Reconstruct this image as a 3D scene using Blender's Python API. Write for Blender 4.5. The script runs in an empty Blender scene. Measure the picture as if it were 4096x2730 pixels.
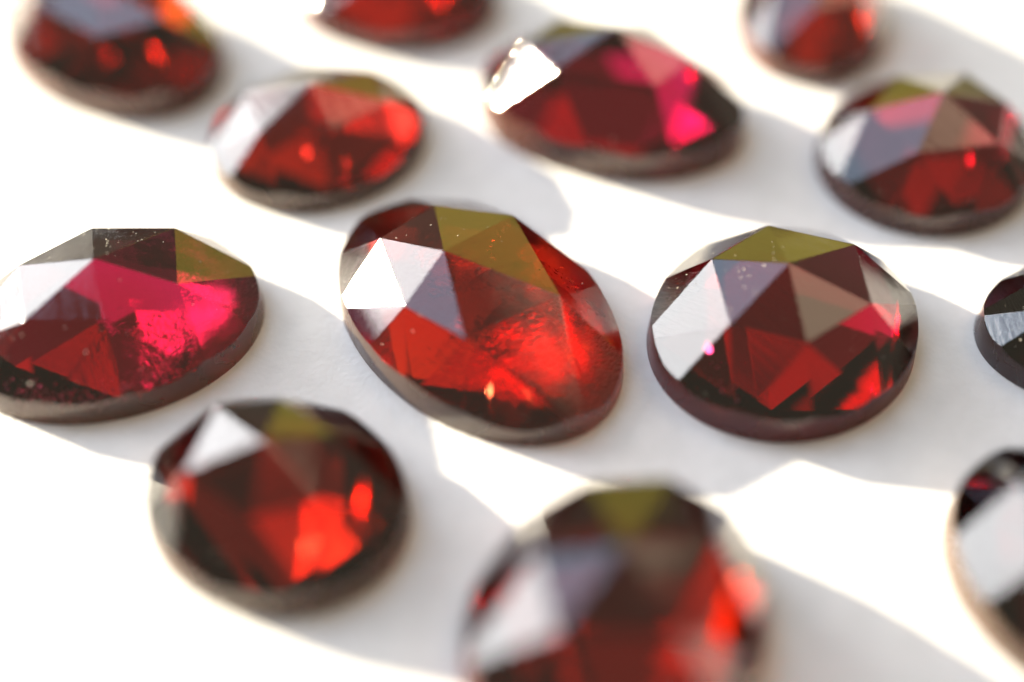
import bpy, bmesh, math, random
from mathutils import Vector, Matrix

R = math.radians
MM = 0.001
scene = bpy.context.scene
col = scene.collection

# ------------------------------------------------------------------ camera
PITCH, FPX, DIST = 47.0, 5500.0, 45.83          # degrees, focal length in photo pixels, mm to the paper
cam_d = bpy.data.cameras.new('camera')
cam = bpy.data.objects.new('camera', cam_d)
col.objects.link(cam)
cam.location = Vector((0, -DIST * math.cos(R(PITCH)), DIST * math.sin(R(PITCH)))) * MM
cam.rotation_euler = (R(90 - PITCH), 0, 0)
cam_d.sensor_width = 36
cam_d.lens = FPX / 4096 * 36
cam_d.clip_start = 0.002
cam_d.clip_end = 50
cam_d.dof.use_dof = True
cam_d.dof.focus_distance = 45.2 * MM
cam_d.dof.aperture_fstop = cam_d.lens * MM / (4.6 * MM)   # 4.6 mm wide opening
cam_d.dof.aperture_blades = 0
scene.camera = cam

# ------------------------------------------------------------------ light
SUN_AZ, SUN_EL = 152.0, 15.0                     # where the sun stands (degrees, x axis = 0)
def direction(az, el):
    return Vector((math.cos(R(el)) * math.cos(R(az)), math.cos(R(el)) * math.sin(R(az)), math.sin(R(el))))

world = bpy.data.worlds.new('World')
scene.world = world
world.use_nodes = True
bg = world.node_tree.nodes['Background']
bg.inputs['Color'].default_value = (0.59, 0.51, 0.38, 1)
bg.inputs['Strength'].default_value = 0.12

sd = bpy.data.lights.new('sunlight', 'SUN')
sd.energy = 5.0
sd.angle = R(0.8)
sd.color = (1.0, 0.87, 0.64)
sun = bpy.data.objects.new('sunlight', sd)
sun.rotation_euler = direction(SUN_AZ, SUN_EL).to_track_quat('Z', 'Y').to_euler()
sun.location = direction(SUN_AZ, SUN_EL) * 0.9
col.objects.link(sun)

def area(name, az, el, dist, w, h, radiance, colour):
    """A soft rectangular light facing the stones; radiance in scene units."""
    d = bpy.data.lights.new(name, 'AREA')
    d.shape = 'RECTANGLE'
    d.size, d.size_y = w, h
    d.energy = radiance * math.pi * w * h
    d.color = colour
    o = bpy.data.objects.new(name, d)
    o.location = direction(az, el) * dist
    o.rotation_euler = direction(az, el).to_track_quat('Z', 'Y').to_euler()
    col.objects.link(o)
    return o
# the open window: pale sky round the sun, bluer sky above it, garden green at the sill, a warm wall opposite
area('window_glare', 149, 22, 0.8, 0.54, 0.42, 1.95, (0.98, 0.98, 1.0))
area('window_sky', 136, 57, 0.8, 0.66, 0.62, 0.60, (0.54, 0.70, 0.96))
area('window_garden', 80, 13, 0.8, 0.56, 0.50, 0.26, (0.80, 0.66, 0.02))
area('wall_bounce', 34, 54, 0.8, 0.36, 0.34, 0.46, (1.0, 0.74, 0.50))

scene.view_settings.view_transform = 'Standard'
scene.view_settings.look = 'None'
scene.view_settings.gamma = 1
scene.view_settings.use_curve_mapping = False
scene.view_settings.exposure = 2.15

cy = scene.cycles
cy.max_bounces = 16
cy.transmission_bounces = 14
cy.glossy_bounces = 10
cy.diffuse_bounces = 4
cy.volume_bounces = 0
cy.caustics_reflective = True
cy.caustics_refractive = True
cy.blur_glossy = 0.3
cy.sample_clamp_indirect = 30
cy.use_denoising = True

# ------------------------------------------------------------------ materials
def new_mat(name):
    m = bpy.data.materials.new(name)
    m.use_nodes = True
    nt = m.node_tree
    nt.nodes.clear()
    return m, nt, nt.nodes, nt.links

def paper_material():
    m, nt, N, L = new_mat('white_paper')
    out = N.new('ShaderNodeOutputMaterial')
    b = N.new('ShaderNodeBsdfPrincipled')
    tc = N.new('ShaderNodeTexCoord')
    n1 = N.new('ShaderNodeTexNoise'); n1.inputs['Scale'].default_value = 5200; n1.inputs['Detail'].default_value = 6
    n2 = N.new('ShaderNodeTexNoise'); n2.inputs['Scale'].default_value = 900; n2.inputs['Detail'].default_value = 4
    L.new(tc.outputs['Object'], n1.inputs['Vector']); L.new(tc.outputs['Object'], n2.inputs['Vector'])
    add = N.new('ShaderNodeMath'); add.operation = 'ADD'
    L.new(n1.outputs['Fac'], add.inputs[0]); L.new(n2.outputs['Fac'], add.inputs[1])
    bp = N.new('ShaderNodeBump'); bp.inputs['Strength'].default_value = 0.6; bp.inputs['Distance'].default_value = 0.00005
    L.new(add.outputs[0], bp.inputs['Height'])
    L.new(bp.outputs['Normal'], b.inputs['Normal'])
    cr = N.new('ShaderNodeValToRGB')
    cr.color_ramp.elements[0].position = 0.35; cr.color_ramp.elements[0].color = (0.80, 0.80, 0.795, 1)
    cr.color_ramp.elements[1].position = 0.65; cr.color_ramp.elements[1].color = (0.85, 0.85, 0.845, 1)
    L.new(n2.outputs['Fac'], cr.inputs['Fac'])
    L.new(cr.outputs['Color'], b.inputs['Base Color'])
    b.inputs['Roughness'].default_value = 0.75
    b.inputs['Specular IOR Level'].default_value = 0.25
    L.new(b.outputs[0], out.inputs['Surface'])
    return m

def garnet_material(name, sig, part='crown', rough=0.03, scratch=0.6, seed=0.0, crackle=0.2, grad=(1, 0), half=4.0, matt=.12, skin=(0.56, 0.45, 0.34)):
    """Red garnet: polished glassy facets with fine polishing lines, a matt ground girdle or a back roughened away from the sun;
    the colour comes from absorption inside (sig in 1/mm)."""
    m, nt, N, L = new_mat(name)
    out = N.new('ShaderNodeOutputMaterial')
    g = N.new('ShaderNodeBsdfGlass'); g.inputs['IOR'].default_value = 1.77
    g.distribution = 'MULTI_GGX'
    tc = N.new('ShaderNodeTexCoord')
    def noise(scale, detail, vec, rgh=0.5):
        n = N.new('ShaderNodeTexNoise'); n.inputs['Scale'].default_value = scale
        n.inputs['Detail'].default_value = detail; n.inputs['Roughness'].default_value = rgh
        L.new(vec, n.inputs['Vector']); return n.outputs['Fac']
    def bump(height, strength, dist, normal=None):
        b = N.new('ShaderNodeBump'); b.inputs['Strength'].default_value = strength; b.inputs['Distance'].default_value = dist
        L.new(height, b.inputs['Height'])
        if normal: L.new(normal, b.inputs['Normal'])
        return b.outputs['Normal']
    off = N.new('ShaderNodeMapping'); off.inputs['Location'].default_value = (seed, seed * 2.3, seed * .7)
    L.new(tc.outputs['Object'], off.inputs['Vector'])
    base = off.outputs[0]
    mr = N.new('ShaderNodeMapRange')
    mr.inputs['From Min'].default_value = 0.40; mr.inputs['From Max'].default_value = 0.75
    if part == 'crown':
        mp = N.new('ShaderNodeMapping'); mp.inputs['Scale'].default_value = (4600, 500, 1500)
        mp.inputs['Rotation'].default_value = (0.2, 0.1, 0.6 + seed * 50)
        L.new(base, mp.inputs['Vector'])
        nrm = bump(noise(1.0, 3, mp.outputs[0]), scratch, 0.000009)
        nrm = bump(noise(260, 1, base), 1.0, 0.00003, nrm)
        L.new(noise(900, 5, base, 0.65), mr.inputs['Value'])
        mr.inputs['To Min'].default_value = rough; mr.inputs['To Max'].default_value = rough + 0.06
    elif part == 'girdle':
        gm = N.new('ShaderNodeMapping'); gm.inputs['Scale'].default_value = (900, 900, 9000)
        L.new(base, gm.inputs['Vector'])
        nrm = bump(noise(1.0, 4, gm.outputs[0]), 0.6, 0.00002)
        nrm = bump(noise(1600, 3, base), 0.5, 0.00004, nrm)
        L.new(noise(700, 3, base), mr.inputs['Value'])
        mr.inputs['To Min'].default_value = 0.16; mr.inputs['To Max'].default_value = 0.42
    else:
        # back roughness and bumps rise away from the sun, to put red glow there
        dp = N.new('ShaderNodeVectorMath'); dp.operation = 'DOT_PRODUCT'
        dp.inputs[1].default_value = (grad[0] / (half * MM), grad[1] / (half * MM), 0)
        L.new(tc.outputs['Object'], dp.inputs[0])
        nz = N.new('ShaderNodeMath'); nz.operation = 'MULTIPLY_ADD'
        L.new(noise(450, 4, base, 0.6), nz.inputs[0]); nz.inputs[1].default_value = 2.4
        L.new(dp.outputs['Value'], nz.inputs[2])
        mr.inputs['From Min'].default_value = 1.45 - .4 * crackle; mr.inputs['From Max'].default_value = 2.0 - .4 * crackle
        L.new(nz.outputs[0], mr.inputs['Value'])
        mr.inputs['To Min'].default_value = 0.02; mr.inputs['To Max'].default_value = 0.06 + .35 * crackle
        hg = N.new('ShaderNodeMath'); hg.operation = 'MULTIPLY'
        L.new(noise(1500, 4, base, 0.6), hg.inputs[0]); L.new(mr.outputs[0], hg.inputs[1])
        nrm = bump(hg.outputs[0], min(.1 + .45 * crackle, .32), 0.00035)
    L.new(mr.outputs[0], g.inputs['Roughness'])
    L.new(nrm, g.inputs['Normal'])
    if part == 'girdle':        # ground, unpolished skin
        df = N.new('ShaderNodeBsdfDiffuse'); df.inputs['Color'].default_value = (*skin, 1)
        mx = N.new('ShaderNodeMixShader'); mx.inputs[0].default_value = matt
        L.new(g.outputs[0], mx.inputs[1]); L.new(df.outputs[0], mx.inputs[2])
        L.new(mx.outputs[0], out.inputs['Surface'])
    else:
        L.new(g.outputs[0], out.inputs['Surface'])
    va = N.new('ShaderNodeVolumeAbsorption')
    d = max(sig)
    va.inputs['Density'].default_value = d * 1000
    va.inputs['Color'].default_value = (1 - sig[0] / d, 1 - sig[1] / d, 1 - sig[2] / d, 1)
    L.new(va.outputs[0], out.inputs['Volume'])
    return m

def dust_material():
    m, nt, N, L = new_mat('pale_dust')
    out = N.new('ShaderNodeOutputMaterial')
    b = N.new('ShaderNodeBsdfPrincipled')
    b.inputs['Base Color'].default_value = (0.85, 0.80, 0.70, 1)
    b.inputs['Roughness'].default_value = 0.25
    L.new(b.outputs[0], out.inputs['Surface'])
    return m
M_DUST = dust_material()

def flake_material():
    """Healed-fracture flakes inside a stone: thin, shiny and see-through."""
    m, nt, N, L = new_mat('fracture_flake')
    out = N.new('ShaderNodeOutputMaterial')
    d = N.new('ShaderNodeBsdfTranslucent'); d.inputs['Color'].default_value = (0.95, 0.9, 0.88, 1)
    g = N.new('ShaderNodeBsdfGlossy'); g.inputs['Color'].default_value = (0.95, 0.92, 0.9, 1); g.inputs['Roughness'].default_value = 0.2
    mx = N.new('ShaderNodeMixShader'); mx.inputs[0].default_value = 0.5
    L.new(d.outputs[0], mx.inputs[1]); L.new(g.outputs[0], mx.inputs[2])
    L.new(mx.outputs[0], out.inputs['Surface'])
    return m
M_FLAKE = flake_material()

def spark_mirror_material():
    m, nt, N, L = new_mat('mirror_crack')  # surface of the small mirrors added for sun sparks
    out = N.new('ShaderNodeOutputMaterial')
    g = N.new('ShaderNodeBsdfGlossy'); g.inputs['Color'].default_value = (0.6, 0.6, 0.6, 1); g.inputs['Roughness'].default_value = 0.14
    tc = N.new('ShaderNodeTexCoord')
    n = N.new('ShaderNodeTexNoise'); n.inputs['Scale'].default_value = 3500; n.inputs['Detail'].default_value = 3
    L.new(tc.outputs['Object'], n.inputs['Vector'])
    b = N.new('ShaderNodeBump'); b.inputs['Strength'].default_value = 0.5; b.inputs['Distance'].default_value = 0.00002
    L.new(n.outputs['Fac'], b.inputs['Height']); L.new(b.outputs['Normal'], g.inputs['Normal'])
    t = N.new('ShaderNodeBsdfTransparent')
    mx = N.new('ShaderNodeMixShader'); mx.inputs[0].default_value = 0.75
    L.new(t.outputs[0], mx.inputs[1]); L.new(g.outputs[0], mx.inputs[2])
    L.new(mx.outputs[0], out.inputs['Surface'])
    return m
M_SPARK_MIRROR = spark_mirror_material()

M_PAPER = paper_material()

# ------------------------------------------------------------------ the paper
def paper():
    bm = bmesh.new()
    s, t = 0.40, 0.0012
    bmesh.ops.create_cube(bm, size=1, matrix=Matrix.Translation((0, 0, -t / 2)) @ Matrix.Diagonal((s * 2, s * 2, t, 1)))
    me = bpy.data.meshes.new('paper_surface'); bm.to_mesh(me); bm.free()
    o = bpy.data.objects.new('paper_surface', me); col.objects.link(o)
    me.materials.append(M_PAPER)
    o['kind'] = 'structure'
    o['label'] = 'matte white paper lit by low sun under the stones'
    return o
paper()

# ------------------------------------------------------------------ rose-cut stones
def gem_mesh(name, a, b, h, ring, zr=0.74, zg=0.33, apex=(0.0, 0.0), wall_lean=0.09, gjit=0.0, seed=1, gang=None):
    """Rose cut: apex, six star facets, six main facets, twelve girdle facets, round girdle wall, flat back (mm)."""
    rnd = random.Random(seed)
    pts = [(apex[0] * a, apex[1] * b, h)]
    def P(r, ang, z):
        return (a * r * math.cos(R(ang)), b * r * math.sin(R(ang)), z)
    n = len(ring)
    for r, ang, *z in ring:
        pts.append(P(r, ang, (z[0] if z else zr) * h))
    for i in range(n):
        a0 = ring[i][1]; a1 = ring[(i + 1) % n][1]
        d = (a1 - a0) % 360
        o = 1.075
        pts.append(P(o, a0 + d / 2, (zg + .01 + rnd.uniform(-gjit, gjit)) * h))
        pts.append(P(o, a0 + rnd.uniform(-4, 4), (zg - .02 + rnd.uniform(-gjit, gjit)) * h))
    for k in range(24):
        pts.append(P(1.13, k * 15, 0.0))
    # the skirt under the girdle corners, cut away by the wall
    for k in range(24):
        pts.append(P(1.13, k * 15, 0.02))
    bm = bmesh.new()
    vs = [bm.verts.new(p) for p in pts]
    bmesh.ops.convex_hull(bm, input=vs)
    for v in [v for v in bm.verts if not v.link_faces]:
        bm.verts.remove(v)
    bmesh.ops.dissolve_limit(bm, angle_limit=R(0.4), verts=bm.verts, edges=bm.edges)
    K = 80
    for k in range(K):
        t = 2 * math.pi * k / K
        no = Vector((math.cos(t) / a, math.sin(t) / b, 0)).normalized()
        co = Vector((a * math.cos(t), b * math.sin(t), 0))
        no = Vector((no.x, no.y, wall_lean)).normalized()
        geom = bm.verts[:] + bm.edges[:] + bm.faces[:]
        res = bmesh.ops.bisect_plane(bm, geom=geom, dist=1e-5, plane_co=co, plane_no=no, clear_outer=True)
        edges = [e for e in bm.edges if e.is_boundary]
        if edges:
            bmesh.ops.contextual_create(bm, geom=edges)
    bmesh.ops.remove_doubles(bm, verts=bm.verts, dist=2e-3)
    bmesh.ops.recalc_face_normals(bm, faces=bm.faces)
    bm.normal_update()
    for f in bm.faces:
        f.smooth = abs(f.normal.z) < 0.16
        f.material_index = 1 if f.smooth else (2 if f.normal.z < -0.5 else 0)
    sharp = [e for e in bm.edges if len(e.link_faces) == 2 and e.calc_face_angle(0) > R(7)
             and not (e.link_faces[0].smooth and e.link_faces[1].smooth)]
    bmesh.ops.bevel(bm, geom=sharp, offset=0.036, offset_type='OFFSET', segments=2, profile=0.5, affect='EDGES', clamp_overlap=True)
    bmesh.ops.triangulate(bm, faces=[f for f in bm.faces if len(f.verts) > 4])
    for v in bm.verts:
        v.co *= MM
    me = bpy.data.meshes.new(name)
    bm.to_mesh(me); bm.free()
    return me

def hexring(off, r=0.6, jit=0.0, seed=0):
    q = random.Random(seed)
    return [(r + q.uniform(-jit, jit), off + 60 * k + q.uniform(-60 * jit, 60 * jit)) for k in range(6)]

# key: centre x, y, half axes, turn, height, ring, label ...
GEMS = [
 dict(k='G', matt=0.2, skin=(0.36, 0.2, 0.13), c=(-13.26, 0.39), ab=(4.98, 3.88), rot=20, h=3.4, ring=[(.52, -91), (.54, -31), (.68, 37), (.65, 88), (.62, 141), (.58, -151)],
      sig=(.20, 1.05, .66), crackle=.4, label='pinkish red oval stone with dust on top and a crackled glittering front'),
 dict(k='H', matt=0.16, skin=(0.34, 0.24, 0.18), c=(-1.18, 0.86), ab=(5.98, 4.03), rot=-53, h=3.3, apex=(-.10, -.20), ring=[(.64, -53), (.56, 40), (.68, 110), (.60, 162), (.66, -142, .75), (.68, -91, .722)],
      sig=(.105, .72, .96), crackle=.7, label='largest elongated oval stone with blinding sun glint and glowing red tip'),
 dict(k='I', matt=0.38, skin=(0.2, 0.03, 0.03), c=(8.96, 0.08), ab=(4.69, 4.24), rot=42, h=3.5, apex=(-.04, .04), ring=[(.59, -127), (.59, -65), (.63, -4), (.64, 59), (.63, 111), (.60, 177)],
      sig=(.19, 1.25, .76), label='deep red round stone with striped tan facet and magenta spark on its side'),
 dict(k='K', matt=0.2, skin=(0.36, 0.2, 0.12), c=(-6.94, -6.92), ab=(4.06, 3.57), rot=-29, h=3.4, ring=[(.57, -71), (.55, -15), (.55, 57), (.60, 114), (.66, 158), (.63, -135)],
      sig=(.21, .90, 1.15), label='brown red roundish stone with one white top facet and orange side'),
 dict(k='D', matt=0.25, skin=(0.3, 0.12, 0.07), c=(3.85, 11.95), ab=(5.25, 3.65), rot=-17, h=4.2, ring=[(.57, -50), (.55, 11), (.6, 75), (.64, 140), (.66, -166, .74), (.66, -120, .80)],
      sig=(.16, 1.15, .56), label='red oval stone with a pink facet opposite its blazing white facet'),
 dict(k='C', matt=0.2, skin=(0.36, 0.2, 0.12), c=(-7.37, 10.30), ab=(4.23, 3.80), rot=33, h=2.9, ring=[(.50, -96), (.66, -38), (.65, 11), (.58, 73), (.64, 134), (.62, -165)],
      sig=(.23, .95, 1.05), label='dark red oval stone with an orange yellow spark and a green back edge'),
 dict(k='F', matt=0.3, skin=(0.2, 0.07, 0.05), c=(15.59, 9.20), ab=(4.28, 3.95), rot=45, h=3.3, ring=[(.65, -91), (.65, -36), (.65, 13), (.60, 71), (.63, 132), (.63, -161)],
      sig=(.24, 1.2, .80), label='dark brownish red stone with broad violet facet and green top'),
 dict(k='A', matt=0.25, skin=(0.34, 0.13, 0.07), c=(-16.45, 16.45), ab=(5.5, 3.75), rot=-42, h=3.4, zr=.84, ring=hexring(10, .65, .04, 3),
      sig=(.23, .95, 1.2), label='blurred red oval stone with orange yellow glow at its middle'),
 dict(k='B', matt=0.3, skin=(0.28, 0.06, 0.04), c=(-5.05, 20.1), ab=(4.52, 3.74), rot=-16, h=3.1, ring=hexring(25, .6, .04, 4),
      sig=(.19, .9, 1.1), label='blurred dark red stone with a red glow on top, behind the green edged stone'),
 dict(k='E', matt=0.25, skin=(0.3, 0.1, 0.06), c=(12.62, 18.2), ab=(4.3, 3.2), rot=77, h=3.3, ring=hexring(0, .6, .04, 5),
      sig=(.2, .8, 1.05), label='blurred brown red stone with one orange corner, behind the violet faceted stone'),
 dict(k='J', matt=0.25, skin=(0.1, 0.03, 0.03), c=(20.17, 0.02), ab=(4.74, 3.30), rot=2, h=3.3, ring=hexring(20, .6, .04, 6),
      sig=(.45, 1.6, 1.4), label='almost black stone with speckled worn edge beside the magenta sparked one'),
 dict(k='L', matt=0.3, skin=(0.24, 0.06, 0.04), c=(2.87, -11.16), ab=(4.62, 3.88), rot=46, h=4.3, ring=[(.69, 20, .81), (.69, 67, .81), (.54, 120, .79), (.57, -178, .76), (.6, -100, .78), (.6, -35, .80)],
      sig=(.13, .75, 1.05), crackle=.15, label='strongly blurred tall stone with olive top and a fiery orange flank'),
 dict(k='M', matt=0.22, skin=(0.3, 0.18, 0.12), c=(16.49, -9.49), ab=(4.50, 3.89), rot=-64, h=3.6, ring=hexring(30, .6, .03, 8),
      sig=(.45, 1.5, 1.4), label='strongly blurred nearly black stone with a tall white facet beside the sunlit wedge'),
]
def add_dust(gem, count, seed, lo=0.008, hi=0.03, where=None):
    """Dust specks lying on the facets, one joined part of the stone."""
    q = random.Random(seed)
    me = gem.data
    tris = []
    for p in me.polygons:
        if p.normal.z < 0.25: continue
        vs = [me.vertices[i].co for i in p.vertices]
        for j in range(1, len(vs) - 1):
            t = (vs[0], vs[j], vs[j + 1]); ar = (t[1] - t[0]).cross(t[2] - t[0]).length / 2
            c = (t[0] + t[1] + t[2]) / 3
            w = where(math.degrees(math.atan2(c.y, c.x))) if where else 1.0
            if ar * w > 0: tris.append((ar * w, t, p.normal.copy()))
    tot = [t[0] for t in tris]
    verts, faces = [], []
    for _ in range(count):
        _, t, n = q.choices(tris, tot)[0]
        u, v = q.random(), q.random()
        if u + v > 1: u, v = 1 - u, 1 - v
        p = t[0] + (t[1] - t[0]) * u + (t[2] - t[0]) * v
        r = (lo + (hi - lo) * q.random() ** 3) * MM
        ax = n.orthogonal().normalized(); ay = n.cross(ax)
        k0 = len(verts); el = q.uniform(.7, 2.2); th = q.uniform(0, math.pi)
        e1 = (ax * math.cos(th) + ay * math.sin(th)) * r * el; e2 = (ay * math.cos(th) - ax * math.sin(th)) * r
        for w in (e1, e2 * q.uniform(.6, 1.2), -e1 * q.uniform(.6, 1.2), -e2): verts.append(p + w + n * r * q.uniform(.1, .5))
        verts.append(p + n * r * q.uniform(.7, 1.3))
        faces += [(k0, k0 + 1, k0 + 4), (k0 + 1, k0 + 2, k0 + 4), (k0 + 2, k0 + 3, k0 + 4), (k0 + 3, k0, k0 + 4), (k0 + 3, k0 + 2, k0 + 1, k0)]
    m = bpy.data.meshes.new('dust'); m.from_pydata([tuple(v) for v in verts], [], faces); m.update()
    m.materials.append(M_DUST)
    o = bpy.data.objects.new('dust', m); o.parent = gem; o['kind'] = 'stuff'
    col.objects.link(o)
    return o

def photo_point(px, py, z):
    """Point at height z (mm) seen at a photo pixel."""
    t = R(PITCH)
    v = Vector((px - 2048, 0, 0)) + Vector((0, math.cos(t), -math.sin(t))) * FPX - Vector((0, math.sin(t), math.cos(t))) * (py - 1365)
    C = cam.location / MM
    return C + v * ((z - C.z) / v.z)

def add_inclusion(gem, g, path, seed, n, spread, size):
    """A fracture inside the stone: small shiny flakes along a path of (px, py, z)."""
    q = random.Random(seed)
    P = [photo_point(*p) for p in path]
    c, s_ = math.cos(R(-g['rot'])), math.sin(R(-g['rot']))
    verts, faces = [], []
    for _ in range(n):
        t = q.random() * (len(P) - 1); i = min(int(t), len(P) - 2)
        w = P[i].lerp(P[i + 1], t - i) + Vector((q.gauss(0, spread), q.gauss(0, spread), q.gauss(0, spread * .6)))
        x, y = w.x - g['c'][0], w.y - g['c'][1]
        l = Vector((x * c - y * s_, x * s_ + y * c, w.z))
        l.z = max(l.z, 0.15)
        e1 = Vector((q.gauss(0, 1), q.gauss(0, 1), q.gauss(0, .6))).normalized()
        e2 = e1.orthogonal().normalized()
        r = size * (0.3 + q.random() ** 2)
        k0 = len(verts)
        for w_ in range(5):
            th = w_ * 2 * math.pi / 5
            verts.append((l + (e1 * math.cos(th) * q.uniform(.6, 1.6) + e2 * math.sin(th) * q.uniform(.5, 1)) * r) * MM)
        faces.append(tuple(range(k0, k0 + 5)))
    m = bpy.data.meshes.new('inclusion'); m.from_pydata([tuple(v) for v in verts], [], faces); m.update()
    m.materials.append(M_FLAKE)
    o = bpy.data.objects.new('inclusion', m); o.parent = gem; o['kind'] = 'stuff'
    o['label'] = 'glinting fracture inside the stone'
    col.objects.link(o)
    return o

def refract(d, n, eta):
    c = -d.dot(n); k = 1 - eta * eta * (1 - c * c)
    return None if k < 0 else (d * eta + n * (eta * c - math.sqrt(k))).normalized()

def add_spark_mirror(gem, g, px, py, depth, size, seed=1, rough_edges=9, slim=.45):
    """A small mirror added inside the stone to make a spark, tilted so that it throws the sun that enters through
    a sunward facet out through the facet in front of it."""
    from mathutils.bvhtree import BVHTree
    q = random.Random(seed)
    me = gem.data
    Mw = Matrix.Translation(gem.location) @ Matrix.Rotation(gem.rotation_euler.z, 4, 'Z')
    vs = [Mw @ v.co / MM for v in me.vertices]
    polys = [tuple(p.vertices) for p in me.polygons]
    tree = BVHTree.FromPolygons(vs, polys)
    C = cam.location / MM
    S = -direction(SUN_AZ, SUN_EL)
    lit = []
    for p in me.polygons:
        nw = (Mw.to_3x3() @ p.normal).normalized()
        if p.area > 3e-7 and nw.dot(S) < -0.1 and nw.z > 0.1:
            lit.append((nw, refract(S, nw, 1 / 1.77)))
    best = None
    for att in range(160):
        sp = att * .9
        qx, qy = px + q.uniform(-sp, sp), py + q.uniform(-sp, sp)
        d = (photo_point(qx, qy, 0) - C).normalized()
        hit, n, idx, _ = tree.ray_cast(C, d)
        if hit is None: continue
        if n.dot(d) > 0: n = -n
        if n.z < .15: continue
        din = refract(d, n, 1 / 1.77)
        P = hit + din * depth * q.uniform(.5, 1.6)
        if P.z < .25: continue
        far, _, _, t0 = tree.ray_cast(hit + din * .02, din)
        if far is None or t0 < (P - hit).length: continue
        for nw, sin_ in lit:
            up_ = Vector((sin_.x, sin_.y, -sin_.z))
            for bounce in (False, True):
                Q, dr = P, sin_
                if bounce:                                   # by way of the flat back
                    h1, n1, i1, t1 = tree.ray_cast(P, -up_)
                    if h1 is None or n1.z > -.8 and n1.z < .8: continue
                    Q, dr = h1 + Vector((0, 0, .01)), sin_
                h2, n2, i2, t2 = tree.ray_cast(Q, -dr)
                if h2 is not None and (Mw.to_3x3() @ me.polygons[i2].normal).normalized().dot(nw) > .9995:
                    best = (1, up_ if bounce else sin_); break
            if best: break
        if best: break
    if best is None:
        return None
    nf = (-din - best[1]).normalized()
    upv = Vector((q.uniform(-.3, .3), math.sin(R(PITCH)), math.cos(R(PITCH))))
    e1 = (upv - nf * upv.dot(nf)).normalized(); e2 = nf.cross(e1)
    Mi = Mw.inverted()
    verts = []
    for k in range(rough_edges):
        th = k * 2 * math.pi / rough_edges
        verts.append(tuple(Mi @ ((P + (e1 * math.cos(th) * q.uniform(.6, 1.5) + e2 * math.sin(th) * q.uniform(.5, 1.4) * slim) * size) * MM)))
    m = bpy.data.meshes.new('crack'); m.from_pydata(verts, [], [tuple(range(rough_edges))]); m.update()
    m.materials.append(M_SPARK_MIRROR)
    o = bpy.data.objects.new('crack', m); o.parent = gem  # added to throw a glint of sun, not a feature of the stone
    o['label'] = 'flat glinting crack inside the stone'
    col.objects.link(o)
    return o

BUILT = {}
for i, g in enumerate(GEMS):
    me = gem_mesh('gemstone', g['ab'][0], g['ab'][1], g['h'], g['ring'], apex=g.get('apex', (0, 0)), zr=g.get('zr', .74), zg=g.get('zg', .20), gjit=.012, seed=i + 11)
    o = bpy.data.objects.new('gemstone', me)
    o.location = (g['c'][0] * MM, g['c'][1] * MM, 0.00001)
    o.rotation_euler = (0, 0, R(g['rot']))
    for part in ('crown', 'girdle', 'back'):
        me.materials.append(garnet_material('garnet_%s_%d' % (part, i), g['sig'], part, seed=i * .0171, crackle=g.get('crackle', .05),
                            grad=(math.cos(R(5 - g['rot'])), math.sin(R(5 - g['rot']))), half=sum(g['ab']) / 2, matt=g.get('matt', .10), skin=g.get('skin', (0.46, 0.29, 0.20))))
    o['label'] = g['label']; o['category'] = 'gemstone'; o['group'] = 'red gemstones laid out on white paper'
    col.objects.link(o)
    BUILT[g['k']] = (o, g)

for k, n in dict(G=60, H=30, I=35, K=14, C=10, D=14, F=40, A=8, J=120, L=8, M=8).items():
    add_dust(BUILT[k][0], n, ord(k))
add_dust(BUILT['G'][0], 190, 3, .008, .028, lambda a: 1.0 if 50 < a < 160 else 0.0)
add_dust(BUILT['I'][0], 50, 4, .008, .024, lambda a: 1.0 if 60 < a < 150 else 0.05)
add_dust(BUILT['H'][0], 25, 5, .008, .024, lambda a: 1.0 if a > 120 or a < -140 else 0.05)
add_inclusion(*BUILT['H'], [(2032, 925, 2.0), (2000, 960, 2.0), (1962, 1010, 1.9), (1945, 1060, 1.8), (1955, 1110, 1.7)], 5, 60, .06, .07)
add_inclusion(*BUILT['H'], [(2180, 1120, 1.6), (2260, 1150, 1.5), (2290, 1200, 1.4)], 6, 60, .22, .09)
add_inclusion(*BUILT['G'], [(520, 1350, .8), (640, 1370, .8), (760, 1350, .8)], 7, 90, .10, .07)
add_inclusion(*BUILT['G'], [(90, 1560, .35), (300, 1590, .3), (480, 1560, .35), (620, 1480, .5), (760, 1400, .6)], 8, 420, .20, .045)
add_inclusion(*BUILT['I'], [(2850, 1480, .8), (2900, 1560, .6), (3010, 1600, .6)], 9, 30, .25, .05)

for k, px, py, dep, size in (('C', 1610, 470, .8, .55), ('C', 1230, 610, 1.8, .20), ('C', 1390, 660, 1.8, .16), ('A', 620, 210, .9, .50), ('B', 1760, 10, .8, .45),
                             ('I', 3590, 1280, .7, .8), ('I', 2840, 1400, 1.8, .20), ('I', 3450, 1640, .9, .25), ('D', 2760, 290, .8, .4), ('D', 2850, 600, 1.0, .3),
                             ('K', 1440, 2010, .8, .7), ('K', 1230, 2170, 1.4, .5), ('L', 2960, 2330, .8, .7), ('L', 2900, 2480, 1.0, .9), ('E', 3450, 60, .8, .6),
                             ('H', 2310, 1480, 1.0, .45), ('H', 2400, 1440, .7, .5), ('H', 2300, 1150, .8, .4), ('H', 1960, 1560, 1.6, .22), ('H', 2120, 1600, 1.5, .25),
                             ('G', 820, 1290, .9, .6), ('F', 4060, 480, .9, .5), ('F', 3880, 640, 1.8, .25)):
    if not add_spark_mirror(*BUILT[k], px, py, dep, size, seed=px): print('no crack', k, px, py)
